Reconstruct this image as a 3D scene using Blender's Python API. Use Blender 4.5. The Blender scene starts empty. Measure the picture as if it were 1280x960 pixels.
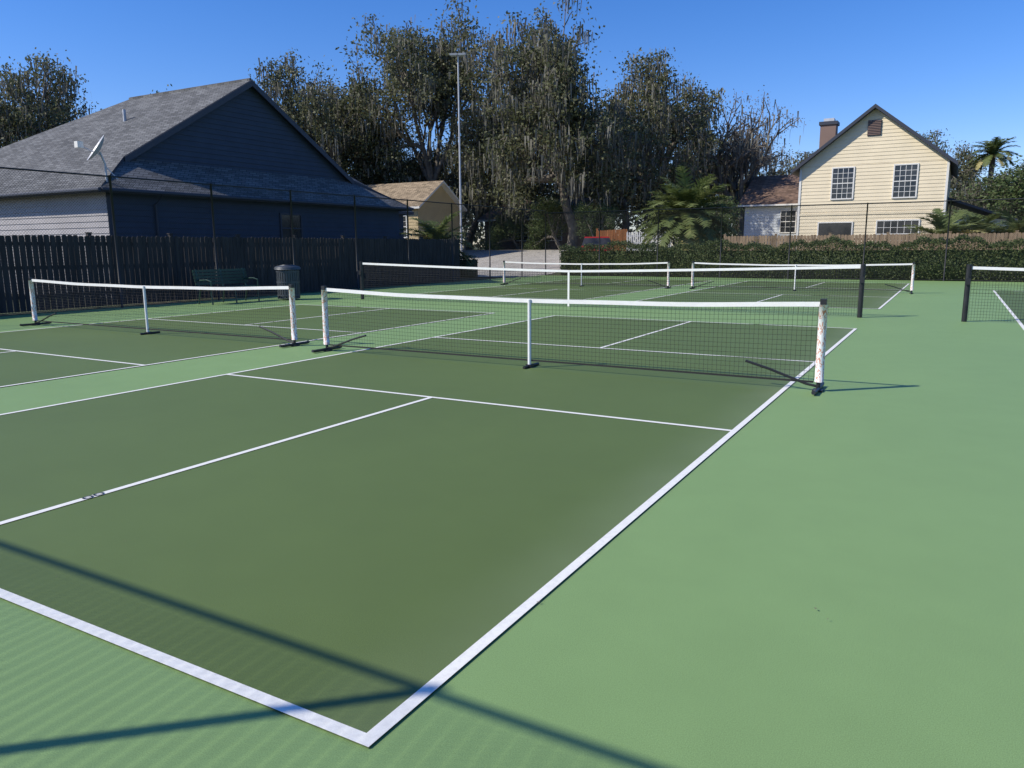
import bpy, math, random
import numpy as np
from mathutils import Vector, Matrix
random.seed(7)
sc=bpy.context.scene
COL=sc.collection

# ------------------------------------------------------------ materials
def newmat(name):
    m=bpy.data.materials.new(name); m.use_nodes=True
    nt=m.node_tree; b=nt.nodes['Principled BSDF']
    return m,nt,b
def N(nt,t,**k):
    n=nt.nodes.new(t)
    for a,v in k.items(): setattr(n,a,v)
    return n
def ramp(nt,fac,stops):
    r=N(nt,'ShaderNodeValToRGB')
    e=r.color_ramp.elements
    e[0].position=stops[0][0]; e[0].color=(*stops[0][1],1)
    e[1].position=stops[-1][0]; e[1].color=(*stops[-1][1],1)
    for p,c in stops[1:-1]:
        x=e.new(p); x.color=(*c,1)
    nt.links.new(fac,r.inputs[0]); return r.outputs[0]
def noise(nt,scale,detail=4,rough=.55,vec=None):
    n=N(nt,'ShaderNodeTexNoise'); n.inputs['Scale'].default_value=scale
    n.inputs['Detail'].default_value=detail; n.inputs['Roughness'].default_value=rough
    if vec is None:
        tc=N(nt,'ShaderNodeTexCoord'); vec=tc.outputs['Object']
    nt.links.new(vec,n.inputs['Vector']); return n.outputs['Fac']
def mixc(nt,fac,a,b,mode='MIX'):
    m=N(nt,'ShaderNodeMix',data_type='RGBA',blend_type=mode)
    for s,v in ((0,fac),(6,a),(7,b)):
        if isinstance(v,(int,float)): m.inputs[s].default_value=v
        elif isinstance(v,tuple): m.inputs[s].default_value=(*v,1)
        else: nt.links.new(v,m.inputs[s])
    return m.outputs[2]
def bump(nt,b,h,strength=.3,dist=.01):
    bp=N(nt,'ShaderNodeBump'); bp.inputs['Strength'].default_value=strength; bp.inputs['Distance'].default_value=dist
    nt.links.new(h,bp.inputs['Height']); nt.links.new(bp.outputs[0],b.inputs['Normal'])
def simple(name,c,rough=.6,var=.15,scale=6,metal=0,spec=.5,bmp=0):
    m,nt,b=newmat(name)
    f=noise(nt,scale)
    c0=tuple(x*(1-var) for x in c); c1=tuple(min(1,x*(1+var)) for x in c)
    nt.links.new(ramp(nt,f,[(.3,c0),(.7,c1)]),b.inputs['Base Color'])
    b.inputs['Roughness'].default_value=rough; b.inputs['Metallic'].default_value=metal
    b.inputs['Specular IOR Level'].default_value=spec
    if bmp: bump(nt,b,noise(nt,scale*8),bmp)
    return m
def court(name,c,patch,overspray=False):
    m,nt,b=newmat(name)
    big=noise(nt,.35,3,.5); mid=noise(nt,3.0,5,.6); fine=noise(nt,260,2,.6)
    c0=tuple(x*(1-patch) for x in c); c1=tuple(x*(1+patch) for x in c)
    a=ramp(nt,big,[(.3,c0),(.7,c1)])
    d=mixc(nt,.3,a,ramp(nt,mid,[(.25,(.86,.86,.86)),(.75,(1.1,1.1,1.1))]),'MULTIPLY')
    e=mixc(nt,.8,d,ramp(nt,fine,[(.3,(.70,.70,.70)),(.7,(1.27,1.27,1.27))]),'MULTIPLY')
    if overspray:
        tc=N(nt,'ShaderNodeTexCoord'); sp=N(nt,'ShaderNodeSeparateXYZ'); nt.links.new(tc.outputs['Object'],sp.inputs[0])
        mr=N(nt,'ShaderNodeMapRange',interpolation_type='SMOOTHSTEP'); nt.links.new(sp.outputs[0],mr.inputs[0])
        mr.inputs[1].default_value=-.5; mr.inputs[2].default_value=.05; mr.inputs[3].default_value=0; mr.inputs[4].default_value=.26
        mr2=N(nt,'ShaderNodeMapRange'); nt.links.new(noise(nt,.6,2,.5),mr2.inputs[0]); mr2.inputs[1].default_value=.2; mr2.inputs[2].default_value=.8
        mu=N(nt,'ShaderNodeMath',operation='MULTIPLY'); nt.links.new(mr.outputs[0],mu.inputs[0]); nt.links.new(mr2.outputs[0],mu.inputs[1])
        e=mixc(nt,mu.outputs[0],e,(.36,.42,.28))
    nt.links.new(e,b.inputs['Base Color'])
    b.inputs['Roughness'].default_value=.6; b.inputs['Specular IOR Level'].default_value=.35
    bump(nt,b,fine,.35,.002)
    return m
M_light=court('court_light_green',(.215,.335,.122),.04)
CD=(.110,.160,.043)
M_dark=court('court_dark_green',CD,.06,True)
def linepaint():
    m,nt,b=newmat('line_paint')
    f=noise(nt,40,4); g=noise(nt,260,2)
    c=mixc(nt,.5,ramp(nt,f,[(.3,(.80,.78,.70)),(.6,(.90,.88,.79))]),ramp(nt,g,[(.3,(.8,.8,.8)),(.6,(1,1,1))]),'MULTIPLY')
    nt.links.new(c,b.inputs['Base Color']); b.inputs['Roughness'].default_value=.6
    return m
M_line=linepaint()
M_white=simple('white_tape',(.80,.79,.75),.55,.05,10)
M_black=simple('black_metal',(.018,.018,.02),.4,.3,8)
M_net=simple('net_cord',(.014,.014,.014),.8,.2,8)
M_wire=simple('vinyl_wire',(.012,.013,.014),.6,.2,3)
M_gpole=simple('galvanised_pole',(.50,.50,.50),.45,.12,4,.1)
M_conc=simple('concrete',(.42,.39,.34),.85,.15,1.2,bmp=.2)
M_pole_white=simple('white_paint_metal',(.78,.78,.76),.4,.06,12)
def sleeve():
    m,nt,b=newmat('printed_sleeve')
    tc=N(nt,'ShaderNodeTexCoord'); mp=N(nt,'ShaderNodeMapping'); mp.inputs['Scale'].default_value=(42,42,18); mp.inputs['Rotation'].default_value=(.5,.3,0)
    nt.links.new(tc.outputs['Object'],mp.inputs[0])
    f=noise(nt,1.0,2,.5,mp.outputs[0])
    w=(.78,.77,.75)
    c=ramp(nt,f,[(.0,w),(.52,w),(.545,(.62,.27,.16)),(.60,(.55,.22,.13)),(.625,w)])
    nt.links.new(c,b.inputs['Base Color']); b.inputs['Roughness'].default_value=.6
    return m
M_sleeve=sleeve()
def ground_mat():
    m,nt,b=newmat('grass_ground')
    f=noise(nt,.25,6,.65); g=noise(nt,14,5,.7)
    a=ramp(nt,f,[(.32,(.055,.085,.025)),(.5,(.09,.10,.04)),(.68,(.17,.135,.08))])
    c=mixc(nt,.8,a,ramp(nt,g,[(.3,(.55,.55,.55)),(.7,(1.3,1.3,1.3))]),'MULTIPLY')
    nt.links.new(c,b.inputs['Base Color']); b.inputs['Roughness'].default_value=.95
    bump(nt,b,g,.8,.05); return m
M_ground=ground_mat()
def shingles(name,c):
    m,nt,b=newmat(name)
    tc=N(nt,'ShaderNodeTexCoord'); sp=N(nt,'ShaderNodeSeparateXYZ'); nt.links.new(tc.outputs['Object'],sp.inputs[0])
    ad=N(nt,'ShaderNodeMath',operation='ADD'); nt.links.new(sp.outputs[0],ad.inputs[0]); nt.links.new(sp.outputs[1],ad.inputs[1])
    mu=N(nt,'ShaderNodeMath',operation='MULTIPLY'); nt.links.new(sp.outputs[2],mu.inputs[0]); mu.inputs[1].default_value=1.9
    cb=N(nt,'ShaderNodeCombineXYZ'); nt.links.new(ad.outputs[0],cb.inputs[0]); nt.links.new(mu.outputs[0],cb.inputs[1])
    br=N(nt,'ShaderNodeTexBrick'); nt.links.new(cb.outputs[0],br.inputs['Vector'])
    br.inputs['Scale'].default_value=1; br.inputs['Brick Width'].default_value=.33; br.inputs['Row Height'].default_value=.16
    br.inputs['Mortar Size'].default_value=.012
    br.inputs['Color1'].default_value=(*[x*.72 for x in c],1); br.inputs['Color2'].default_value=(*[x*1.3 for x in c],1); br.inputs['Mortar'].default_value=(*[x*.3 for x in c],1)
    g=noise(nt,.9,5,.6)
    e=mixc(nt,.8,br.outputs['Color'],ramp(nt,g,[(.3,(.75,.75,.75)),(.7,(1.2,1.2,1.2))]),'MULTIPLY')
    nt.links.new(e,b.inputs['Base Color']); b.inputs['Roughness'].default_value=.85; b.inputs['Specular IOR Level'].default_value=.2
    bump(nt,b,br.outputs['Fac'],-.5,.01); return m
M_roof_grey=shingles('grey_shingles',(.14,.14,.135))
M_roof_brown=shingles('brown_shingles',(.20,.13,.09))
M_roof_tan=shingles('tan_shingles',(.30,.23,.15))
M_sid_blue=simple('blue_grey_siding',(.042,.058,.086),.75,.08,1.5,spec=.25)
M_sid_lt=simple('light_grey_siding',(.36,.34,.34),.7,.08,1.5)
M_sid_cream=simple('cream_siding',(.74,.63,.43),.7,.05,1.2)
M_sid_white=simple('white_siding',(.60,.63,.64),.7,.06,1.2)
M_sid_yel=simple('yellow_siding',(.50,.38,.20),.7,.08,1.2)
M_sid_brn=simple('brown_siding',(.20,.13,.10),.7,.1,1.2)
M_trim_dark=simple('dark_trim',(.030,.036,.052),.6,.1,4)
M_trim_white=simple('white_trim',(.70,.68,.62),.6,.05,4)
def glassm():
    m,nt,b=newmat('window_glass')
    nt.links.new(ramp(nt,noise(nt,1.3,3),[(.35,(.012,.015,.02)),(.65,(.05,.05,.05))]),b.inputs['Base Color'])
    b.inputs['Roughness'].default_value=.08; return m
M_glass=glassm()
def woodm(name,c):
    m,nt,b=newmat(name)
    tc=N(nt,'ShaderNodeTexCoord'); mp=N(nt,'ShaderNodeMapping'); mp.inputs['Scale'].default_value=(7,7,.8)
    nt.links.new(tc.outputs['Object'],mp.inputs[0])
    f=noise(nt,1.0,5,.65,mp.outputs[0])
    nt.links.new(ramp(nt,f,[(.28,tuple(x*.5 for x in c)),(.5,c),(.75,tuple(x*1.6 for x in c))]),b.inputs['Base Color'])
    b.inputs['Roughness'].default_value=.9; b.inputs['Specular IOR Level'].default_value=.2; return m
M_wood_dark=woodm('weathered_wood',(.052,.047,.045))
M_wood_tan=woodm('tan_wood',(.26,.19,.12))
M_wood_or=woodm('orange_wood',(.42,.17,.06))
M_bark=simple('bark',(.15,.13,.105),.95,.4,3,bmp=.6)
def leafm(name,ca,cb,cc,trans=.25):
    m,nt,b=newmat(name)
    at=N(nt,'ShaderNodeAttribute',attribute_name='tint'); 
    f=noise(nt,.55,3,.6)
    ad=N(nt,'ShaderNodeMath',operation='ADD'); nt.links.new(at.outputs['Fac'],ad.inputs[0]); nt.links.new(f,ad.inputs[1])
    mu=N(nt,'ShaderNodeMath',operation='MULTIPLY'); nt.links.new(ad.outputs[0],mu.inputs[0]); mu.inputs[1].default_value=.5
    c=ramp(nt,mu.outputs[0],[(.25,ca),(.5,cb),(.75,cc)])
    nt.links.new(c,b.inputs['Base Color']); b.inputs['Roughness'].default_value=.6; b.inputs['Specular IOR Level'].default_value=.3
    tr=N(nt,'ShaderNodeBsdfTranslucent'); nt.links.new(c,tr.inputs[0])
    mx=N(nt,'ShaderNodeMixShader'); mx.inputs[0].default_value=trans
    nt.links.new(b.outputs[0],mx.inputs[1]); nt.links.new(tr.outputs[0],mx.inputs[2])
    nt.links.new(mx.outputs[0],nt.nodes['Material Output'].inputs[0]); return m
M_leaf_oak=leafm('oak_leaf',(.075,.085,.038),(.135,.145,.065),(.215,.21,.12),.33)
M_leaf_dry=leafm('dry_leaf',(.14,.105,.07),(.22,.175,.125),(.29,.25,.19))
M_leaf_green=leafm('green_leaf',(.06,.09,.03),(.105,.15,.05),(.17,.20,.085),.3)
M_moss=leafm('spanish_moss',(.12,.112,.088),(.19,.18,.14),(.26,.25,.20),.33)
M_palm=leafm('palm_leaf',(.08,.11,.035),(.14,.18,.055),(.25,.27,.10),.35)
M_palm_dry=leafm('palm_dry',(.28,.24,.08),(.40,.35,.13),(.48,.42,.2),.35)
M_leaf_far=leafm('far_leaf',(.055,.065,.038),(.09,.10,.055),(.15,.15,.09))
M_hedge=leafm('hedge_leaf',(.045,.07,.022),(.08,.115,.037),(.145,.155,.055))
M_benchg=simple('bench_green',(.015,.05,.035),.45,.15,8)
M_bin=simple('bin_plastic',(.055,.065,.075),.5,.15,8)
M_carred=simple('red_car_paint',(.40,.02,.02),.25,.05,2)
M_rubber=simple('rubber',(.02,.02,.02),.85,.1,5)

# ------------------------------------------------------------ mesh builder
class MB:
    def __init__(s): s.v=[];s.f=[];s.m=[];s.mats=[]
    def mi(s,mat):
        if mat not in s.mats: s.mats.append(mat)
        return s.mats.index(mat)
    def face(s,pts,mat):
        b=len(s.v); s.v+= [tuple(p) for p in pts]; s.f.append(tuple(range(b,b+len(pts)))); s.m.append(s.mi(mat))
    def box(s,a,b,mat,M=None):
        x0,y0,z0=a;x1,y1,z1=b
        P=[(x0,y0,z0),(x1,y0,z0),(x1,y1,z0),(x0,y1,z0),(x0,y0,z1),(x1,y0,z1),(x1,y1,z1),(x0,y1,z1)]
        if M is not None: P=[tuple(M@Vector(p)) for p in P]
        k=len(s.v); s.v+=P; i=s.mi(mat)
        for f in ((0,3,2,1),(4,5,6,7),(0,1,5,4),(1,2,6,5),(2,3,7,6),(3,0,4,7)):
            s.f.append(tuple(k+j for j in f)); s.m.append(i)
    def tube(s,pts,rs,mat,n=8,cap=True):
        pts=[Vector(p) for p in pts]
        if not isinstance(rs,(list,tuple)): rs=[rs]*len(pts)
        i=s.mi(mat); k=len(s.v)
        for j,p in enumerate(pts):
            d=(pts[min(j+1,len(pts)-1)]-pts[max(j-1,0)]).normalized()
            a=Vector((0,0,1)) if abs(d.z)<.9 else Vector((1,0,0))
            u=d.cross(a).normalized(); w=d.cross(u)
            for q in range(n):
                t=2*math.pi*(q+.5)/n
                s.v.append(tuple(p+(u*math.cos(t)+w*math.sin(t))*rs[j]))
        for j in range(len(pts)-1):
            for q in range(n):
                a=k+j*n+q;b=k+j*n+(q+1)%n
                s.f.append((a,b,b+n,a+n)); s.m.append(i)
        if cap:
            s.f.append(tuple(k+q for q in range(n))); s.m.append(i)
            e=k+(len(pts)-1)*n; s.f.append(tuple(e+q for q in reversed(range(n)))); s.m.append(i)
    def obj(s,name,parent=None,smooth=False,loc=None):
        me=bpy.data.meshes.new(name); me.from_pydata(s.v,[],s.f)
        for m in s.mats: me.materials.append(m)
        me.polygons.foreach_set('material_index',s.m)
        if smooth: me.polygons.foreach_set('use_smooth',[True]*len(s.f))
        me.update(); o=bpy.data.objects.new(name,me); COL.objects.link(o)
        if parent: o.parent=parent
        if loc: o.location=loc
        return o
def empty(name,loc=(0,0,0)):
    e=bpy.data.objects.new(name,None); e.empty_display_size=.3; e.location=loc; COL.objects.link(e); return e
def np_mesh(name,V,F,mats,mi,tint=None):
    me=bpy.data.meshes.new(name)
    me.vertices.add(len(V)); me.vertices.foreach_set('co',V.astype(np.float32).ravel())
    me.loops.add(F.size); me.loops.foreach_set('vertex_index',F.astype(np.int32).ravel())
    me.polygons.add(len(F)); me.polygons.foreach_set('loop_start',np.arange(0,F.size,4,dtype=np.int32))
    for m in mats: me.materials.append(m)
    me.polygons.foreach_set('material_index',mi.astype(np.int32))
    if tint is not None:
        a=me.attributes.new('tint','FLOAT','FACE'); a.data.foreach_set('value',tint.astype(np.float32))
    me.update(calc_edges=True); me.validate(); return me
def leaves(C,size,rng,aspect=.55,droop=0):
    n=len(C); d=rng.normal(size=(n,3)); d[:,2]-=droop; d/=np.linalg.norm(d,axis=1,keepdims=True)
    e=rng.normal(size=(n,3)); e-= (e*d).sum(1,keepdims=True)*d; e/=np.linalg.norm(e,axis=1,keepdims=True)
    s=(size*rng.uniform(.6,1.3,n))[:,None]
    V=np.stack([C-d*s*.5,C+e*s*aspect*.5,C+d*s*.5,C-e*s*aspect*.5],1).reshape(-1,3)
    F=np.arange(4*n).reshape(n,4); return V,F

# ------------------------------------------------------------ terrain
def sm(t): t=max(0,min(1,t)); return t*t*(3-2*t)
def H(x,y): return 1.25*sm((y-36)/14)*sm((-9-x)/8)-.04
xs=sorted(set([-900,-500,-300,-200,-150,-120]+list(range(-100,60,2))+[70,100,150,250,450,900]))
ys=sorted(set([-900,-400,-150,-80,-40]+list(range(-20,110,2))+[130,170,230,320,500,900,1500]))
g=MB(); g.mi(M_ground)
for y in ys:
    for x in xs: g.v.append((x,y,H(x,y)))
nx=len(xs)
for j in range(len(ys)-1):
    for i in range(nx-1):
        a=j*nx+i; g.f.append((a,a+1,a+nx+1,a+nx)); g.m.append(0)
g.obj('ground',smooth=True)

c=MB(); c.box((-17.4,-6,-.2),(19,34.7,0),M_light); c.obj('court_surface')
d=MB()
def sheet(mb,x0,y0,x1,y1,z,mat): mb.face([(x0,y0,z),(x1,y0,z),(x1,y1,z),(x0,y1,z)],mat)
PX=[(-6.096,0.0),(-13.70,-7.60)]
PY=[(0,13.41),(18.25,31.66)]
for x0,x1 in PX:
    for y0,y1 in PY: sheet(d,x0,y0,x1,y1,.004,M_dark)
d.obj('court_playing_area')
TX0,TX1,TYC=2.6,13.57,15.75
M_dark2=court('tennis_dark_green',CD,.06)
d=MB(); sheet(d,TX0,TYC-11.89,TX1,TYC+11.89,.004,M_dark2); d.obj('tennis_playing_area')
l=MB(); W=.05
def vline(x,y0,y1,w=W): sheet(l,x-w/2,y0,x+w/2,y1,.008,M_line)
def hline(y,x0,x1,w=W): sheet(l,x0,y-w/2,x1,y+w/2,.008,M_line)
for x0,x1 in PX:
    for y0,y1 in PY:
        for x,s in ((x0,1),(x1,-1)): 
            a,b=(x,x+s*W) if s>0 else (x-W,x); sheet(l,a,y0,b,y1,.008,M_line)
        hline(y0+W/2,x0+W,x1-W); hline(y1-W/2,x0+W,x1-W)
        n1=y0+4.572;n2=y1-4.572
        hline(n1,x0+W,x1-W); hline(n2,x0+W,x1-W)
        xc=(x0+x1)/2; vline(xc,y0+W,n1-W/2); vline(xc,n2+W/2,y1-W)
for x in (TX0,TX1): vline(x,TYC-11.89,TYC+11.89,.06)
for y in (TYC-11.89,TYC+11.89): hline(y+(.035 if y<TYC else -.035),TX0+.03,TX1-.03,.06)
for x in (TX0+1.37,TX1-1.37): vline(x,TYC-11.82,TYC+11.82)
for y in (TYC-6.4,TYC+6.4): hline(y,TX0+1.4,TX1-1.4)
vline((TX0+TX1)/2,TYC-6.37,TYC+6.37)
l.obj('court_lines')
mk=MB()
for dx in (-.022,.022):
    for k in range(12):
        t=2*math.pi*k/12;t2=2*math.pi*(k+1)/12
        p=lambda t,r:( -3.048+math.sin(t)*r*.7, 1.03+dx*1.6+math.cos(t)*r, .0115)
        mk.face([p(t,.022),p(t,.034),p(t2,.034),p(t2,.022)],M_black)
mk.obj('painted_mark')
rng=np.random.default_rng(3)
n=420; C=np.stack([rng.uniform(-14,8,n),rng.uniform(-2,20,n),np.full(n,.012)],1)
V,F=leaves(C,np.full(n,.016),rng); V[:,2]=.012+np.abs(V[:,2]-.012)*.25
me=np_mesh('leaf_litter',V,F,[M_leaf_dry],np.zeros(n),rng.uniform(0,1,n)); COL.objects.link(bpy.data.objects.new('leaf_litter',me))

# ------------------------------------------------------------ nets
def tape_z(x,x0,x1,xc,zh,zc):
    L=abs((x1 if x>xc else x0)-xc); t=abs(x-xc)/L
    lin=zc+(zh-zc)*t
    return lin-.018*4*t*(1-t)
def mesh_net(mb,x0,x1,y,zf,zb,pitch,w,mat):
    n=int((x1-x0)/pitch)
    for i in range(n+1):
        x=x0+(x1-x0)*i/n; mb.face([(x-w/2,y,zb),(x+w/2,y,zb),(x+w/2,y,zf(x)),(x-w/2,y,zf(x))],mat)
    rows=int((zf((x0+x1)/2)-zb)/pitch); seg=24
    for r in range(rows+1):
        t=r/rows
        for i in range(seg):
            a=x0+(x1-x0)*i/seg;b=x0+(x1-x0)*(i+1)/seg
            za=zb+(zf(a)-zb)*t; zc_=zb+(zf(b)-zb)*t
            mb.face([(a,y+.003,za-w/2),(b,y+.003,zc_-w/2),(b,y+.003,zc_+w/2),(a,y+.003,za+w/2)],mat)
def band(mb,x0,x1,y,zf,h,th,mat,seg=32):
    for i in range(seg):
        a=x0+(x1-x0)*i/seg;b=x0+(x1-x0)*(i+1)/seg
        za,zb=zf(a),zf(b)
        mb.face([(a,y-th,za-h),(b,y-th,zb-h),(b,y-th,zb),(a,y-th,za)],mat)
        mb.face([(b,y+th,zb-h),(a,y+th,za-h),(a,y+th,za),(b,y+th,zb)],mat)
        mb.face([(a,y-th,za),(b,y-th,zb),(b,y+th,zb),(a,y+th,za)],mat)
def pickle_net(x0,x1,y):
    e=empty('pickleball_net'); xc=(x0+x1)/2
    wig=random.uniform(0,6)
    zf=lambda x: tape_z(x,x0,x1,xc,.925,.865)+.003*math.sin(x*3.1+wig)
    a=MB(); mesh_net(a,x0+.05,x1-.05,y,lambda x:zf(x)-.03,.10,.048,.0030,M_net)
    band(a,x0+.05,x1-.05,y,lambda x:.105,.02,.004,M_net,8)
    a.obj('net_mesh',e)
    a=MB(); band(a,x0+.02,x1-.02,y,zf,.048,.007,M_white); a.obj('top_tape',e)
    for s,x in ((1,x0),(-1,x1)):
        a=MB()
        a.tube([(x,y,0.03),(x,y,.95)],.021,M_black,10)
        a.tube([(x,y-.30,.035),(x,y-.26,.028),(x,y+.26,.028),(x,y+.30,.035)],.022,M_black,8)
        a.box((x-.05,y-.06,0.0),(x+.05,y+.06,.02),M_black)
        a.tube([(x,y,.05),(x+s*.12,y,.07),(x+s*.5,y,.20),(x+s*.75,y,.27)],.014,M_black,8)
        a.box((x-.03,y-.03,.90),(x+.03,y+.03,.955),M_black)
        a.obj('post',e)
        a=MB(); a.tube([(x-s*.004,y,.10),(x-s*.004,y,.30),(x-s*.002,y,.60),(x,y,.898)],[.044,.043,.042,.043],M_sleeve,14); a.obj('post_sleeve',e,True)
    a=MB(); a.tube([(xc,y-.012,.02),(xc,y-.012,.855)],.022,M_pole_white,12); a.obj('centre_post',e)
    a=MB(); a.tube([(xc,y-.16,.022),(xc,y+.22,.022)],.018,M_black,8); a.box((xc-.035,y-.05,0),(xc+.035,y+.05,.045),M_black); a.obj('centre_foot',e)
pickle_net(-6.5,.30,6.75); pickle_net(-14.5,-7.36,6.95)
pickle_net(-6.5,.35,25.0); pickle_net(-14.1,-7.35,24.9)
def tennis_net(x0,x1,y):
    e=empty('tennis_net'); xc=(x0+x1)/2
    zf=lambda x: .915+.155*(abs(x-xc)/(x1-xc))**1.25
    a=MB(); mesh_net(a,x0+.06,x1-.06,y,lambda x:zf(x)-.03,.03,.05,.0040,M_net)
    mesh_net(a,x0+.06,x1-.06,y+.012,lambda x:zf(x)-.03,.55,.05,.0040,M_net); a.obj('net_mesh',e)
    a=MB(); band(a,x0+.05,x1-.05,y,zf,.055,.01,M_white,40); a.obj('top_tape',e)
    a=MB(); a.box((xc-.025,y-.014,.01),(xc+.025,y-.011,.915),M_white); a.obj('centre_strap',e)
    for x in (x0,x1):
        a=MB(); a.tube([(x,y,0),(x,y,1.10)],.05,M_black,12); a.box((x-.04,y-.09,.72),(x+.04,y-.045,.84),M_black); a.obj('post',e)
tennis_net(-13.6,-.2,15.8); tennis_net(1.68,14.5,15.75)

# ------------------------------------------------------------ chain link fences
def chain_fence(p0,p1,h,name='chain_link_fence',post0=0,top=True,wr=.0042):
    p0=Vector((*p0,0));p1=Vector((*p1,0)); d=(p1-p0); L=d.length; u=d/L; nrm=Vector((-u.y,u.x,0))
    e=empty(name)
    a=MB(); s=post0
    while s<=L+.01:
        q=p0+u*s; a.tube([q,q+Vector((0,0,h+.03))],.030,M_wire,8); s+=3.05
    a.tube([p0+Vector((0,0,h)),p1+Vector((0,0,h))],.021,M_wire,8)
    a.tube([p0+Vector((0,0,.06)),p1+Vector((0,0,.06))],.008,M_wire,5)
    a.obj('posts_and_rails',e,True)
    b=MB(); pitch=.0707; w=wr/2*1.414
    z0,z1=.04,h-.01
    for sgn,off in ((1,.034),(-1,.040)):
        s=-(z1-z0)
        while s<L+(z1-z0):
            sa=s; sb=s+sgn*(z1-z0)
            ca,cb=max(0,min(L,sa)),max(0,min(L,sb))
            if abs(cb-ca)>1e-3:
                A=z0+sgn*(ca-s); B=z0+sgn*(cb-s)
                if B>A:
                    o=nrm*off
                    P=p0+u*ca+o;Q=p0+u*cb+o
                    b.face([P+u*-w+Vector((0,0,A)),P+u*w+Vector((0,0,A)),Q+u*w+Vector((0,0,B)),Q-u*w+Vector((0,0,B))],M_wire)
            s+=pitch
    b.obj('wire_mesh',e)
FH=3.3
chain_fence((-17.2,-2.5),(-17.2,34.5),FH,post0=.9+.0)
chain_fence((-17.2,34.5),(18.8,34.5),3.2,wr=.0030)
chain_fence((18.8,34.5),(18.8,-2.5),FH)
chain_fence((18.8,-2.5),(-17.2,-2.5),FH,post0=.5,wr=.0048)

# ------------------------------------------------------------ wood fences
def picket_fence(x0,y0,x1,y1,h,mat,name='wooden_fence',bw=.135,gap=.014,z=0,var=.015,zf=None):
    a=MB(); L=math.hypot(x1-x0,y1-y0); ux,uy=(x1-x0)/L,(y1-y0)/L; ang=math.atan2(uy,ux)
    s=0
    while s<L:
        hh=h+random.uniform(-var,var); X,Y=x0+ux*(s+bw/2),y0+uy*(s+bw/2)
        zz=z if zf is None else zf(X,Y)
        M=Matrix.Translation((X,Y,zz))@Matrix.Rotation(ang+random.uniform(-.02,.02),4,'Z')@Matrix.Rotation(random.uniform(-.004,.004),4,'Y')
        w=bw/2;t=.009
        P=[(-w,0),(w,0),(w,hh-.035),(w-.03,hh),(-w+.03,hh),(-w,hh-.035)]
        fr=[M@Vector((p[0],-t,p[1])) for p in P]; bk=[M@Vector((p[0],t,p[1])) for p in P]
        a.face(fr,mat); a.face(bk[::-1],mat)
        for i in range(6): a.face([fr[i],bk[i],bk[(i+1)%6],fr[(i+1)%6]],mat)
        s+=bw+gap
    o=a.obj('pickets'); e=empty(name); o.parent=e
    b=MB(); R=Matrix.Translation((x0,y0,0 if zf is None else zf((x0+x1)/2,(y0+y1)/2)))@Matrix.Rotation(ang,4,'Z')
    for zz in (.3,h*.55,h-.25): b.box((0,.012,z+zz),(L,.05,z+zz+.09),mat,R)
    s=0
    while s<=L: b.box((s-.05,.052,z),(s+.05,.14,z+h+.06),mat,R); b.box((s-.065,.04,z+h+.062),(s+.065,.155,z+h+.09),mat,R); s+=2.44
    b.obj('rails_and_posts',e)
picket_fence(-18.3,-4,-18.3,27.9,1.85,M_wood_dark)
picket_fence(-8.6,37.2,22,37.2,1.95,M_wood_tan)
picket_fence(-18.6,44.4,-17.0,45.2,1.7,M_wood_or,zf=H)
picket_fence(-16.9,45.2,-14.2,45.9,1.5,M_trim_white,bw=.08,gap=.05,name='white_picket_fence',zf=H)

# ------------------------------------------------------------ houses
def siding(mb,origin,u,nrm,lf,rf,z0,z1,mat,step=.18,lap=.022):
    o=Vector(origin);u=Vector(u);n=Vector(nrm); z=z0
    while z<z1-1e-4:
        zt=min(z+step,z1)
        a=o+u*lf(z);b=o+u*rf(z);c_=o+u*rf(zt);d_=o+u*lf(zt)
        if rf(z)-lf(z)<.01: break
        Z=Vector((0,0,1))
        A=a+n*lap+Z*z;B=b+n*lap+Z*z;C_=c_+Z*zt;D=d_+Z*zt
        mb.face([A,B,C_,D],mat); mb.face([a+Z*z,b+Z*z,B,A],mat)
        z=zt
def slab(mb,pts,mat,edge,th=.14):
    T=[Vector(p) for p in pts]; B=[p-Vector((0,0,th)) for p in T]
    mb.face(T,mat); mb.face(B[::-1],edge)
    n=len(T)
    for i in range(n): mb.face([T[i],B[i],B[(i+1)%n],T[(i+1)%n]],edge)
def window(parent,cx,z0,z1,w,plane,axis,sgn,cols=3,rows=3,trim=M_trim_white,dh=True,name='window'):
    a=MB()
    def bx(u0,u1,za,zb,d0,d1,mat):
        lo,hi=sorted((plane+sgn*d0,plane+sgn*d1))
        if axis=='y': a.box((u0,lo,za),(u1,hi,zb),mat)
        else: a.box((lo,u0,za),(hi,u1,zb),mat)
    h=w/2; t=.07
    bx(cx-h,cx+h,z0,z1,.026,.034,M_glass)
    bx(cx-h-t,cx-h,z0-t,z1+t,.0,.07,trim); bx(cx+h,cx+h+t,z0-t,z1+t,.0,.07,trim)
    bx(cx-h,cx+h,z1,z1+t,.0,.07,trim); bx(cx-h,cx+h,z0-t,z0,.0,.09,trim)
    if dh: bx(cx-h,cx+h,(z0+z1)/2-.025,(z0+z1)/2+.025,.036,.062,trim)
    for i in range(1,cols):
        u=cx-h+w*i/cols
        bx(u-.012,u+.012,z0,z1,.036,.050,trim)
    tot=rows
    for i in range(1,tot):
        zz=z0+(z1-z0)*i/tot
        if dh and abs(zz-(z0+z1)/2)<.03: continue
        bx(cx-h,cx+h,zz-.011,zz+.011,.037,.049,trim)
    a.obj(name,parent)

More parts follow.
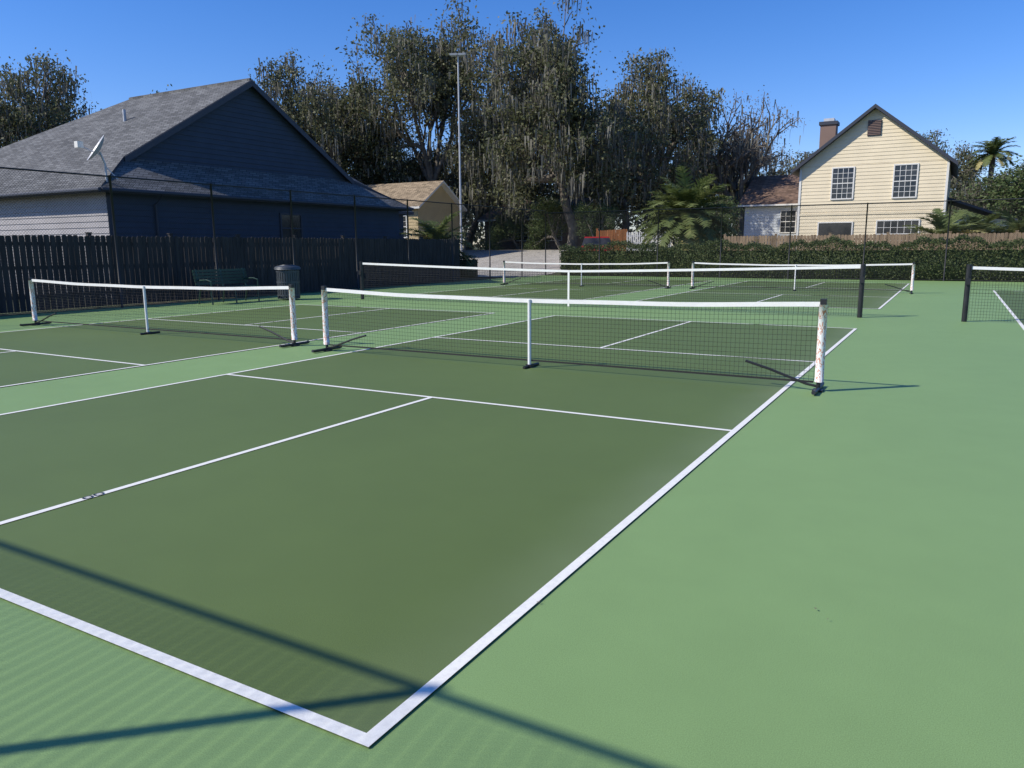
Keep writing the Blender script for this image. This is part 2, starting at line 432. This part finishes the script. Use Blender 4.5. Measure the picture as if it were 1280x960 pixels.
hs=empty('grey_house')
EZ=3.3; YC=20.05; HS=7.55; XE=-20.6; XG=-22.55; S=.6; RZ=7.8
gz=EZ+(XE-XG)*S; gh=(RZ-gz)/S
XW=-29.7; XWe=XW-HS
r=MB()
slab(r,[(XE,YC-HS,EZ),(XG+.25,YC-gh-0.0,gz),(XG+.25,YC,RZ),(XW,YC,RZ),(XWe,YC-HS,EZ)],M_roof_grey,M_trim_dark)
slab(r,[(XE,YC+HS,EZ),(XWe,YC+HS,EZ),(XW,YC,RZ),(XG+.25,YC,RZ),(XG+.25,YC+gh,gz)],M_roof_grey,M_trim_dark)
slab(r,[(XWe,YC+HS,EZ),(XWe,YC-HS,EZ),(XW,YC,RZ)],M_roof_grey,M_trim_dark)
slab(r,[(XE,YC-HS,EZ),(XE,YC+HS,EZ),(XG,YC+gh,gz),(XG,YC-gh,gz)],M_roof_grey,M_trim_dark)
r.tube([(XG+.2,YC,RZ+.0),(XW,YC,RZ+.0)],.07,M_roof_grey,6)
r.obj('roof',hs)
w=MB()
wy0,wy1=YC-HS+.45,YC+HS-.45; wx=XE-.45
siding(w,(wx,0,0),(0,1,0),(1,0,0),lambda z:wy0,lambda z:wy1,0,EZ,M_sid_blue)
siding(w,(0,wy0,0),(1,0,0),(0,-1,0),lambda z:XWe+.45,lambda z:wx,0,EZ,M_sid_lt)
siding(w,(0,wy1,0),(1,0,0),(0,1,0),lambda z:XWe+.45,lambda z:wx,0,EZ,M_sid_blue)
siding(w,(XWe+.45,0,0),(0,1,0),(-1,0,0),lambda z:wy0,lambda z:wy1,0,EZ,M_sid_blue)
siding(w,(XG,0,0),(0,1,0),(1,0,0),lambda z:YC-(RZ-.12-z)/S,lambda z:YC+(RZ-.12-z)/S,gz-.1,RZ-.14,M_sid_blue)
w.obj('walls',hs)
t=MB()
for s in (1,-1):
    A=Vector((XG+.26,YC,RZ-.02));B=Vector((XG+.26,YC+s*gh,gz-.02))
    t.face([A,B,B-Vector((0,0,.22)),A-Vector((0,0,.22))],M_trim_dark)
    A2=A+Vector((.03,0,0));B2=B+Vector((.03,0,0))
    t.face([A2,B2,B2-Vector((0,0,.22)),A2-Vector((0,0,.22))],M_trim_dark)
    t.face([A,A2,B2,B],M_trim_dark)
t.tube([(XE+.06,YC-HS,EZ-.06),(XE+.06,YC+HS,EZ-.06)],.06,M_trim_dark,8)
t.tube([(XWe,YC-HS-.06,EZ-.06),(XE+.06,YC-HS-.06,EZ-.06)],.06,M_trim_dark,8)
t.box((wx+.026,wy0-.03,0),(wx+.05,wy0+.1,EZ-.15),M_trim_dark)
t.tube([(wx+.08,wy0+1.6,0),(wx+.08,wy0+1.6,EZ-.4),(XE+.02,wy0+1.6,EZ-.12)],.04,M_trim_dark,8)
t.obj('trim_and_gutters',hs)
window(hs,20.4,1.75,2.75,1.0,wx,'x',1,2,2,M_trim_dark)
v=MB(); v.tube([(-26.6,17.6,5.9),(-26.6,17.6,6.75)],.06,M_gpole,8); v.obj('vent_pipe',hs)
r=MB(); a0,a1,b0,b1=-35,-23.2,24,31.2; cy=(b0+b1)/2; rz=5.75
slab(r,[(a0,b0,3.3),(a1,b0,3.3),(a1-2.9,cy,rz),(a0+2.9,cy,rz)],M_roof_grey,M_trim_dark)
slab(r,[(a1,b1,3.3),(a0,b1,3.3),(a0+2.9,cy,rz),(a1-2.9,cy,rz)],M_roof_grey,M_trim_dark)
slab(r,[(a1,b0,3.3),(a1,b1,3.3),(a1-2.9,cy,rz)],M_roof_grey,M_trim_dark)
slab(r,[(a0,b1,3.3),(a0,b0,3.3),(a0+2.9,cy,rz)],M_roof_grey,M_trim_dark)
r.box((a0+.4,27.3,0),(a1-.4,b1-.4,3.2),M_sid_blue)
r.obj('wing',hs)
sd=empty('satellite_dish',(-20.95,12.95,3.55))
a=MB(); a.tube([(0,0,-.1),(0,0,.45),(-.02,-.12,.8)],.03,M_gpole,8); a.tube([(.25,.2,0.02),(0,0,.4)],.015,M_gpole,6)
a.tube([(-.02,-.12,.72),(-.2,-.62,.95)],.018,M_gpole,6); a.box((-.28,-.72,.88),(-.12,-.54,1.06),M_trim_white); a.obj('mast_and_arm',sd)
a=MB(); rings=6;seg=20; ax=Vector((-.35,-.75,.55)).normalized(); uu=ax.cross(Vector((0,0,1))).normalized(); vv=ax.cross(uu)
for side in (0,1):
    prev=None
    for i in range(rings+1):
        q=.42*i/rings; ring=[Vector((-.02,-.12,.85))+uu*q*math.cos(2*math.pi*k/seg)+vv*q*1.12*math.sin(2*math.pi*k/seg)+ax*(q*q*.7-.006*side) for k in range(seg)]
        if prev:
            for k in range(seg): a.face([prev[k],prev[(k+1)%seg],ring[(k+1)%seg],ring[k]],M_gpole)
        prev=ring
a.obj('dish',sd,True)

h2=empty('cream_house')
X0,X1,Y0,Y1=-7.0,.76,47.7,57.5; E=6.05; A=9.1; xc=(X0+X1)/2; sl=(A-E)/((X1-X0)/2)
w=MB()
siding(w,(0,Y0,0),(1,0,0),(0,-1,0),lambda z:X0,lambda z:X1,0,E,M_sid_cream,.2)
siding(w,(0,Y0,0),(1,0,0),(0,-1,0),lambda z:xc-(A-z)/sl,lambda z:xc+(A-z)/sl,E,A-.05,M_sid_cream,.2)
siding(w,(X1,0,0),(0,1,0),(1,0,0),lambda z:Y0,lambda z:Y1,0,E,M_sid_cream,.2)
siding(w,(X0,0,0),(0,1,0),(-1,0,0),lambda z:Y0,lambda z:Y1,0,E,M_sid_cream,.2)
w.box((X0+.1,Y1-.2,0),(X1-.1,Y1-.05,E),M_sid_cream)
w.obj('walls',h2)
r=MB(); ov=.45
ex0,ex1=X0-.4,X1+.4; ez=E-.4*sl
slab(r,[(ex0,Y0-ov,ez+.12),(xc,Y0-ov,A+.12),(xc,Y1,A+.12),(ex0,Y1,ez+.12)],M_roof_grey,M_trim_dark,.2)
slab(r,[(xc,Y0-ov,A+.12),(ex1,Y0-ov,ez+.12),(ex1,Y1,ez+.12),(xc,Y1,A+.12)],M_roof_grey,M_trim_dark,.2)
r.obj('roof',h2)
t=MB()
for x in (X0,X1-.12): t.box((x,Y0-.05,0),(x+.12,Y0-.025,E-.15),M_trim_white)
t.box((X0+.12,Y0-.045,3.2),(X1-.12,Y0-.025,3.32),M_sid_cream)
t.obj('corner_boards',h2)
window(h2,-4.6,4.15,5.85,1.1,Y0,'y',-1,4,6,M_trim_white)
window(h2,-1.35,4.12,5.85,1.12,Y0,'y',-1,4,6,M_trim_white)
window(h2,-4.85,1.2,2.75,1.8,Y0,'y',-1,1,1,M_trim_white,False)
window(h2,-1.55,1.35,2.8,2.1,Y0,'y',-1,6,4,M_trim_white)
v=MB(); v.box((xc-.35,Y0-.07,7.55),(xc+.35,Y0-.03,8.4),M_trim_dark)
for k in range(9): v.box((xc-.33,Y0-.10,7.6+k*.088),(xc+.33,Y0-.072,7.64+k*.088),M_sid_brn)
v.obj('gable_vent',h2)
v=MB(); v.box((-6.45,50.6,5.5),(-5.55,51.5,8.75),M_sid_brn); v.box((-6.53,50.52,8.75),(-5.47,51.58,8.95),M_trim_dark); v.box((-6.3,50.75,8.95),(-5.7,51.35,9.15),M_gpole); v.obj('chimney',h2)
w=MB(); w.box((X1+.03,51.5,0),(X1+3.2,57,2.9),M_sid_cream); slab(w,[(X1+.03,51,4.2),(X1+3.6,51,2.85),(X1+3.6,57.4,2.85),(X1+.03,57.4,4.2)],M_roof_grey,M_trim_dark); w.obj('side_wing',h2)

def small_house(name,x0,x1,y0,y1,e,a,wall,roof,ridge='x',wins=()):
    h=empty(name); w=MB()
    siding(w,(0,y0,0),(1,0,0),(0,-1,0),lambda z:x0,lambda z:x1,0,e,wall,.2)
    yc=(y0+y1)/2; s=(a-e)/((y1-y0)/2)
    for X,nx_ in ((x0,-1),(x1,1)):
        siding(w,(X,0,0),(0,1,0),(nx_,0,0),lambda z:y0,lambda z:y1,0,e,wall,.2)
        siding(w,(X,0,0),(0,1,0),(nx_,0,0),lambda z:yc-(a-z)/s,lambda z:yc+(a-z)/s,e,a-.05,wall,.2)
    w.obj('walls',h); r=MB(); o=.45
    slab(r,[(x0-o,y0-o,e-o*s+.1),(x1+o,y0-o,e-o*s+.1),(x1+o,yc,a+.1),(x0-o,yc,a+.1)],roof,M_trim_white)
    slab(r,[(x1+o,y1+o,e-o*s+.1),(x0-o,y1+o,e-o*s+.1),(x0-o,yc,a+.1),(x1+o,yc,a+.1)],roof,M_trim_white)
    r.obj('roof',h)
    for cx,z0,z1,ww in wins: window(h,cx,z0,z1,ww,y0,'y',-1,3,4,M_trim_white)
small_house('white_house',-12.3,-6.5,57,66,4.5,6.7,M_sid_white,M_roof_brown,'x',[(-9.2,2.4,3.9,1.0),(-7.6,2.4,3.9,.8)])
small_house('yellow_house',-38.5,-30.6,41.5,46.5,4.4,6.0,M_sid_yel,M_roof_tan,'x',[(-32.2,2.2,3.6,1.2),(-35.5,2.2,3.6,1.4)])
small_house('brown_house',-33,-25,54,61,3.8,5.3,M_sid_brn,M_roof_brown,'x',[(-29.5,2,3.2,1.3),(-26.5,2,3.2,1.3)])

# ------------------------------------------------------------ driveway
dv=MB()
cl=[(-19.5,31.5,4),(-20.5,35,6),(-22,39,7),(-24,43,8),(-26.5,47,9),(-29,51,10)]
def interp(t):
    f=t*(len(cl)-1); i=min(int(f),len(cl)-2); k=f-i
    return [cl[i][j]*(1-k)+cl[i+1][j]*k for j in range(3)]
n=30
rows=[]
for i in range(n+1):
    x,y,w_=interp(i/n)
    rows.append([(x+(-w_/2+w_*j/8),y) for j in range(9)])
for i in range(n):
    for j in range(8):
        q=[rows[i][j],rows[i][j+1],rows[i+1][j+1],rows[i+1][j]]
        dv.face([(p[0],p[1],H(p[0],p[1])+.035) for p in q],M_conc)
dv.obj('driveway')
# ------------------------------------------------------------ lamp pole
lp=empty('lamp_post',(-23.6,36.2,0))
a=MB(); a.tube([(0,0,-.1),(0,0,.5)],.16,M_conc,12); a.tube([(0,0,.5),(0,0,12.0)],[.065,.04],M_gpole,10)
a.tube([(-.35,-.15,12.0),(.35,.15,12.0)],.03,M_gpole,6); a.obj('pole',lp)
a=MB(); 
for s in (-1,1):
    Mx=Matrix.Translation((s*.22,s*.1,12.05))@Matrix.Rotation(.4,4,'Z')@Matrix.Rotation(.2,4,'X'); a.box((-.2,-.2,0),(.2,.2,.1),M_gpole,Mx); a.box((-.16,-.16,-.03),(.16,.16,0.0),M_trim_white,Mx)
a.obj('lamp_heads',lp)

# ------------------------------------------------------------ bench and bin
bn=empty('park_bench',(-16.15,13.15,0))
a=MB()
for i in range(5): a.box((-.18+i*.095,-.9,.42),(-.18+i*.095+.075,.9,.45),M_benchg)
a.obj('seat',bn)
a=MB()
for i in range(5):
    z=.52+i*.085; x=-.24-i*.022; a.box((x-.015,-.9,z),(x+.012,.9,z+.065),M_benchg)
a.obj('backrest',bn)
for k,y in enumerate((-.8,0,.8)):
    a=MB(); a.tube([(-.28,y,0),(-.19,y,.41),(-.24,y,.5),(-.34,y,.94)],.022,M_benchg,8); a.tube([(.28,y,0),(.24,y,.41)],.022,M_benchg,8); a.tube([(-.2,y,.405),(.27,y,.405)],.018,M_benchg,8)
    if y: a.tube([(-.27,y,.64),(.1,y,.66),(.27,y,.62),(.27,y,.42)],.02,M_benchg,8)
    a.obj('leg_%d'%(k+1),bn)
tb=empty('trash_bin',(-15.5,14.75,0))
a=MB(); a.tube([(0,0,.05),(0,0,.86)],[.27,.31],M_bin,24)
for k in range(28):
    t=2*math.pi*k/28; M=Matrix.Rotation(t,4,'Z'); a.box((.295,-.024,.04),(.32,.024,.88),M_bin,M)
for z in (.12,.5,.8): a.tube([(0,0,z),(0,0,z+.04)],.33,M_bin,24)
a.obj('body',tb)
a=MB(); a.tube([(0,0,.88),(0,0,.93),(0,0,.97),(0,0,1.02)],[.37,.38,.34,.15],M_bin,24); a.obj('lid',tb,True)

# ------------------------------------------------------------ red car
CX,CY=-17.6,42.0
car=empty('parked_car',(CX,CY,H(CX,CY)+.02)); car.rotation_euler=(0,0,2.0)
prof=[(-2.2,.35),(-2.25,.75),(-2.15,.98),(-1.95,1.05),(-1.55,1.5),(-1.2,1.58),(.2,1.58),(.55,1.5),(1.1,1.05),(2.0,.92),(2.2,.75),(2.22,.35)]
a=MB(); 
def lw(z): return .9 if z<1.0 else .9-(z-1.0)*.32
L_=[(x,-lw(z),z) for x,z in prof]; R_=[(x,lw(z),z) for x,z in prof]
a.face(L_,M_carred); a.face(R_[::-1],M_carred)
for i in range(len(prof)): 
    j=(i+1)%len(prof); a.face([L_[i],R_[i],R_[j],L_[j]],M_carred if not (prof[i][1]>1.0 and prof[j][1]>1.0 and abs(prof[i][1]-prof[j][1])>.3) else M_glass)
a.obj('body',car)
a=MB()
for s in (-1,1):
    for q in ([(-1.7,1.1),(-1.35,1.48),(-.45,1.5),(-.45,1.1)],[(-.38,1.1),(-.38,1.5),(.3,1.48),(.85,1.1)]):
        p=[(x,s*(lw(z)+.006),z) for x,z in q]; a.face(p if s<0 else p[::-1],M_glass)
a.obj('side_windows',car)
for x in (-1.4,1.4):
    for s in (-1,1):
        a=MB(); a.tube([(x,s*.72,.33),(x,s*.92,.33)],.33,M_rubber,20); a.tube([(x,s*.921,.33),(x,s*.93,.33)],.2,M_gpole,16); a.obj('wheel',car)

# ------------------------------------------------------------ vegetation
def grow(B,p,d,L,r,depth,maxd,rng,tips,up,spread,kids):
    n=3; pts=[p.copy()]
    for i in range(n):
        d=d+rng.normal(0,.18,3)+np.array([0,0,up]); d/=np.linalg.norm(d); p=p+d*L/n; pts.append(p.copy())
    rs=[r*(1-.4*i/n) for i in range(n+1)]
    B.tube([Vector(q) for q in pts],rs,M_bark,7 if depth<2 else (5 if depth<4 else 3),False)
    if depth>=maxd-1: tips.append(pts[-1]); tips.append(pts[-2])
    if depth==maxd-2: tips.append(pts[-1]); tips.append(pts[-2])
    if depth==maxd: return
    k=kids[min(depth,len(kids)-1)]; ph=rng.uniform(0,6.28)
    for i in range(k):
        az=ph+6.283*i/k+rng.normal(0,.4); an=spread*rng.uniform(.55,1.25)
        if i==0 and depth>0: an*=.4
        a=np.cross(d,[0,0,1.]) if abs(d[2])<.95 else np.array([1.,0,0]); a/=np.linalg.norm(a); b=np.cross(d,a)
        nd=d*math.cos(an)+(a*math.cos(az)+b*math.sin(az))*math.sin(an)
        st=pts[-1] if i<2 or depth==0 else pts[2]
        grow(B,st.copy(),nd,L*rng.uniform(.58,.9),r*.6*(1 if i else 1.1),depth+1,maxd,rng,tips,up,spread,kids)
def make_tree(name,seed,Ht,HW,nleaf,lsize,leafmat,moss=0,maxd=5,spread=.75,up=.05,kids=(5,3,3,3,2),clump=.75,trunk=.28,drop=.2,skirt=0,gap=-1.7):
    rng=np.random.default_rng(seed); B=MB(); tips=[]
    grow(B,np.array([0,0,-.3]),np.array([.05,0,1.]),Ht*trunk,.5,0,maxd,rng,tips,up,spread,kids)
    T=np.array(tips); V0=np.array(B.v)
    cen=np.array([(T[:,0].min()+T[:,0].max())/2,(T[:,1].min()+T[:,1].max())/2]); 
    sx=HW/max(np.abs(T[:,0]-cen[0]).max(),np.abs(T[:,1]-cen[1]).max()); sz=(Ht-.6)/T[:,2].max()
    T=T*[sx,sx,sz]; V0=V0*[sx,sx,sz]
    if skirt:
        k=rng.integers(0,len(T),int(len(T)*skirt)); E=T[k].copy(); E[:,:2]*=rng.uniform(.8,1.08,(len(k),1)); E[:,2]-=rng.uniform(1,4.5,len(k)); T=np.concatenate([T,E[E[:,2]>3.0]])
    nt_=len(T)
    ph=rng.uniform(0,6.28,3)
    lf=np.sin(T[:,0]*1.1+ph[0])+np.sin(T[:,1]*1.1+ph[1])+np.sin(T[:,2]*1.2+ph[2])
    keep=(rng.uniform(0,1,nt_)>drop)&(lf>gap)
    per=rng.poisson(nleaf,nt_)*keep
    idx=np.repeat(np.arange(nt_),per); off=np.clip(rng.normal(size=(len(idx),3)),-1.8,1.8)*clump*np.array([1,1,.6])
    cr=rng.uniform(.45,1.1,nt_)[idx][:,None]; C=T[idx]+off*cr
    LV,LF=leaves(C,np.full(len(C),lsize),rng)
    tint=np.clip(rng.uniform(0,1,nt_)[idx]*.65+rng.uniform(0,.35,len(idx)),0,1)
    parts_v=[LV]; parts_f=[LF]; mi=[np.ones(len(LF))]; ti=[tint]
    if moss:
        nm=int(nt_*moss); ii=rng.integers(0,nt_//4,nm)*4%nt_; top=T[ii]+rng.normal(size=(nm,3))*[.4,.4,.3]
        ln=rng.uniform(.35,1.4,nm); wd=rng.uniform(.03,.085,nm); az=rng.uniform(0,3.14,nm)
        u=np.stack([np.cos(az),np.sin(az),np.zeros(nm)],1)*wd[:,None]; dn=np.stack([rng.normal(0,.08,nm),rng.normal(0,.08,nm),-ln],1)
        MV=np.stack([top-u,top+u,top+dn*.6+u*.7,top+dn-u*.1],1).reshape(-1,3); MF=np.arange(4*nm).reshape(nm,4)
        parts_f.append(MF+sum(len(v) for v in parts_v)); parts_v.append(MV); mi.append(np.full(nm,2)); ti.append(rng.uniform(0,1,nm))
    LVa=np.concatenate(parts_v); LFa=np.concatenate(parts_f)
    BF=np.array([f for f in B.f if len(f)==4])
    V=np.concatenate([V0,LVa]); F=np.concatenate([BF,LFa+len(V0)])
    print(name,nt_,len(F))
    return np_mesh(name,V,F,[M_bark,leafmat,M_moss],np.concatenate([np.zeros(len(BF))]+mi),np.concatenate([np.zeros(len(BF))]+ti))
def put(name,me,x,y,s=(1,1,1),rot=0,z=None):
    o=bpy.data.objects.new(name,me); COL.objects.link(o); o.location=(x,y,H(x,y) if z is None else z); o.scale=s; o.rotation_euler=(0,0,rot); return o
oakA=make_tree('oak_mesh_a',11,20,7.5,30,.26,M_leaf_oak,moss=2,skirt=.2)
oakB=make_tree('oak_mesh_b',23,18,7.5,30,.26,M_leaf_oak,moss=5,spread=.85,up=.02,skirt=.45)
oakC=make_tree('oak_mesh_c',35,16,6.5,30,.26,M_leaf_oak,moss=3,spread=.7,skirt=.3)
dryA=make_tree('dry_tree_mesh',51,13,5.5,9,.17,M_leaf_dry,moss=.8,spread=.65,clump=.55)
grnA=make_tree('green_tree_mesh',63,11,4.5,28,.25,M_leaf_green,moss=0,spread=.7,skirt=.3)
put('oak_tree',oakA,-35.1,49,(1,1,.92),0)
put('oak_tree',oakB,-22.9,49.6,(.98,.98,.93),1)
put('oak_tree',oakA,-33.6,60,(.72,.72,.74),2.2)
put('oak_tree',oakC,-40.8,44,(.85,.85,.97),.4)
put('oak_tree',oakC,-46,52,(1,1,.88),2.4)
put('oak_tree',oakC,-18.6,58.5,(.9,.9,.93),1.4)
put('oak_tree',oakB,-12.5,74,(1,1,.52),3.4)
put('oak_tree',oakC,-40,62,(1,1,.70),5.0)
put('oak_tree',oakC,-27.5,69,(1,1,.72),.9)
put('oak_tree',oakB,-21,72,(1,1,.62),4.4)
put('oak_tree',oakC,-46,45,(.8,.8,.62),3.3)
put('oak_tree',oakB,-36,52.5,(.8,.8,.50),.3)
put('bare_tree',dryA,-13.4,60.5,(.9,.9,1.0),2.5)
put('oak_tree',oakC,-56.7,29,(.85,.85,.95),4)
put('oak_tree',oakB,-66,26,(.9,.9,.76),2)
put('shade_tree',grnA,-47.7,37.4,(.9,.9,1.2),1)
put('oak_tree',oakC,-.1,84,(.85,.85,.76),1)
put('oak_tree',oakC,5.4,74,(.7,.7,.50),2)
put('shade_tree',grnA,8.5,70,(1.2,1.2,.72),2)
put('shade_tree',grnA,13,74,(1.1,1.1,.8),3)
put('bare_tree',dryA,-25.5,66,(1.1,1.1,1.1),2)
put('shade_tree',grnA,-23.9,50.2,(.42,.42,.36),2)
put('shade_tree',grnA,-19.6,46.6,(.30,.30,.32),1)
put('shade_tree',grnA,-13.4,49.5,(.5,.5,.36),4)
put('shade_tree',grnA,-28.6,52.2,(.40,.40,.30),3)

rng=np.random.default_rng(5)
Cs=[]; NB=1100
for k in range(NB):
    t=rng.uniform(-1,1); ang=math.radians(-36+t*75)
    R=rng.uniform(80,112); x=R*math.sin(ang)-2; y=R*math.cos(ang)-2
    lim=8.8 if ang<-.12 else 6.0
    hh=rng.uniform(.5,lim)
    m=60; Cs.append(np.array([x,y,hh])+rng.normal(size=(m,3))*[1.6,1.6,1.1])
C=np.concatenate(Cs); C[:,2]=np.abs(C[:,2]); V,F=leaves(C,np.full(len(C),.6),rng,.6)
me=np_mesh('distant_trees',V,F,[M_leaf_far],np.zeros(len(F)),np.repeat(rng.uniform(0,1,NB),60)*.7+rng.uniform(0,.3,len(F))); COL.objects.link(bpy.data.objects.new('distant_trees',me))

def hedge(name,x0,x1,y0,y1,h,n,mat,size=.085,seed=1):
    rng=np.random.default_rng(seed)
    x=rng.uniform(x0,x1,n); y=rng.uniform(y0,y1,n); top=h*(.93+.07*np.sin(x*1.3)+.05*np.sin(x*3.7+1)+.03*np.sin(x*9))*(1+.07*np.clip((x+8)/12,0,1))
    z=rng.uniform(0,1,n)**.75*top
    k=rng.uniform(0,1,n)<.3; z[k]=top[k]+rng.normal(0,.06,k.sum())
    k2=(~k)&(rng.uniform(0,1,n)<.6); y[k2]=y0+np.abs(rng.normal(0,.08,k2.sum()))
    C=np.stack([x,y,z],1); V,F=leaves(C,np.full(n,size),rng,.6)
    b=MB(); b.box((x0+.05,y0+.15,0),(x1-.05,y1-.1,h*.78),mat)
    V0=np.array(b.v); F0=np.array(b.f)
    me=np_mesh(name,np.concatenate([V0,V]),np.concatenate([F0,F+len(V0)]),[mat],np.zeros(len(F)+6),np.concatenate([np.zeros(6),rng.uniform(0,1,n)]))
    COL.objects.link(bpy.data.objects.new(name,me))
hedge('hedge',-16.6,20,34.85,36.1,1.6,80000,M_hedge)
hedge('hedge',-25,-19.6,30.6,31.8,1.1,7000,M_hedge,.09,3)

def palm_mesh(name,seed,trunk_h,tr,nf,fl,mat,dry=0,lw_=.06):
    rng=np.random.default_rng(seed); B=MB()
    pts=[(0,0,-.1),(0,0,trunk_h*.5),(0,0,trunk_h)]; B.tube(pts,[tr*1.1,tr,tr*1.15],M_bark,12)
    tint=[0]*len(B.f)
    for i in range(nf):
        az=i*2.399+rng.normal(0,.1); el=math.radians(84-95*(i/nf)**.9+rng.normal(0,5)); L=fl*rng.uniform(.85,1.1)
        p=np.array([0,0,trunk_h]); n=12; h=np.array([math.cos(az),math.sin(az),0]); P=[p.copy()]; e=el
        for k in range(n):
            p=p+(h*math.cos(e)+np.array([0,0,math.sin(e)]))*L/n; e-=math.radians(rng.uniform(4.0,8.0)); P.append(p.copy())
        B.tube([Vector(q) for q in P],[.03*(1-.8*k/n) for k in range(n+1)],mat,3,False); tint+= [.7]*(3*n)
        side=np.array([-math.sin(az),math.cos(az),0]); tv=rng.uniform(0,1)
        for k in range(1,n+1):
            for sub in (0,.33,.66):
                q=P[k-1]*(1-sub)+P[k]*sub; dr=P[k]-P[k-1]; dr/=np.linalg.norm(dr)
                ll=fl*.2*math.sin(math.pi*min(.97,(k+sub)/(n+1.2)))**.6+.05
                for s in (1,-1):
                    tip=q+(side*s*.8+dr*.55+np.array([0,0,.18-rng.uniform(0,.45)]))*ll; w_=dr*lw_
                    B.face([q-w_,q+w_,tip+w_*.2,tip-w_*.2],M_palm_dry if (dry and i>nf*(1-dry)) else mat); tint.append(tv*.6+rng.uniform(0,.4))
    me=bpy.data.meshes.new(name); me.from_pydata(B.v,[],B.f)
    for m in B.mats: me.materials.append(m)
    me.polygons.foreach_set('material_index',B.m)
    a=me.attributes.new('tint','FLOAT','FACE'); a.data.foreach_set('value',tint); me.update(); return me
pA=palm_mesh('date_palm_mesh',1,2.4,.40,90,2.9,M_palm,.08)
pB=palm_mesh('small_palm_mesh',2,1.5,.12,34,2.2,M_palm,.6)
pC=palm_mesh('tall_palm_mesh',3,9.3,.2,34,2.2,M_palm,.1)
put('palm_tree',pA,-11.1,39.2,(1,1,1.14))
put('palm_tree',pB,-20.7,29.6,(1,1,1))
put('palm_tree',pB,.9,42.1,(1.05,1.05,1),1)
put('palm_tree',pB,2.4,44.5,(1.05,1.05,1.0),2)
put('palm_tree',pB,4.1,43.5,(1.1,1.1,1),2.6)
put('palm_tree',pC,3.6,80.4,(1,1,1))

# ------------------------------------------------------------ light, sky, camera
el=math.radians(38.5); az=Vector((-.73,-.685,0)).normalized()
sd_=Vector((az.x*math.cos(el),az.y*math.cos(el),math.sin(el)))
L=bpy.data.lights.new('sun','SUN'); L.energy=5.0; L.angle=math.radians(.53); L.color=(1,.945,.85)
so=bpy.data.objects.new('sun',L); COL.objects.link(so); so.rotation_euler=(-sd_).to_track_quat('-Z','Y').to_euler(); so.location=(0,0,30)
w=bpy.data.worlds.new('World'); sc.world=w; w.use_nodes=True; nt=w.node_tree
sk=nt.nodes.new('ShaderNodeTexSky'); sk.sky_type='NISHITA'; sk.sun_disc=False; sk.sun_elevation=el; sk.sun_rotation=math.atan2(az.x,az.y)%(2*math.pi)
sk.air_density=1.0; sk.dust_density=.2; sk.ozone_density=2.5; sk.altitude=50
hsv=nt.nodes.new('ShaderNodeHueSaturation'); hsv.inputs['Saturation'].default_value=1.34; hsv.inputs['Value'].default_value=1.33
nt.links.new(sk.outputs[0],hsv.inputs['Color'])
tn=mixc(nt,1.0,hsv.outputs[0],(.80,.82,1.12),'MULTIPLY')
nt.links.new(tn,nt.nodes['Background'].inputs[0]); nt.nodes['Background'].inputs[1].default_value=.11
cam=bpy.data.cameras.new('camera'); co=bpy.data.objects.new('camera',cam); COL.objects.link(co); sc.camera=co
yaw,pit,rol=-.52076,-.17798,-.00627
f=Vector((math.sin(yaw)*math.cos(pit),math.cos(yaw)*math.cos(pit),math.sin(pit))); rt=Vector((math.cos(yaw),-math.sin(yaw),0)); up=rt.cross(f)
r2=rt*math.cos(rol)+up*math.sin(rol); u2=-rt*math.sin(rol)+up*math.cos(rol)
Mx=Matrix((r2,u2,-f)).transposed().to_4x4(); Mx.translation=Vector((1.41991,-1.58691,1.49793)); co.matrix_world=Mx
cam.sensor_width=36; cam.lens=954.4/1280*36; cam.clip_end=3000; cam.clip_start=.05
sc.view_settings.view_transform='Standard'; sc.view_settings.look='None'; sc.view_settings.exposure=0
print('verts',sum(len(m.vertices) for m in bpy.data.meshes))
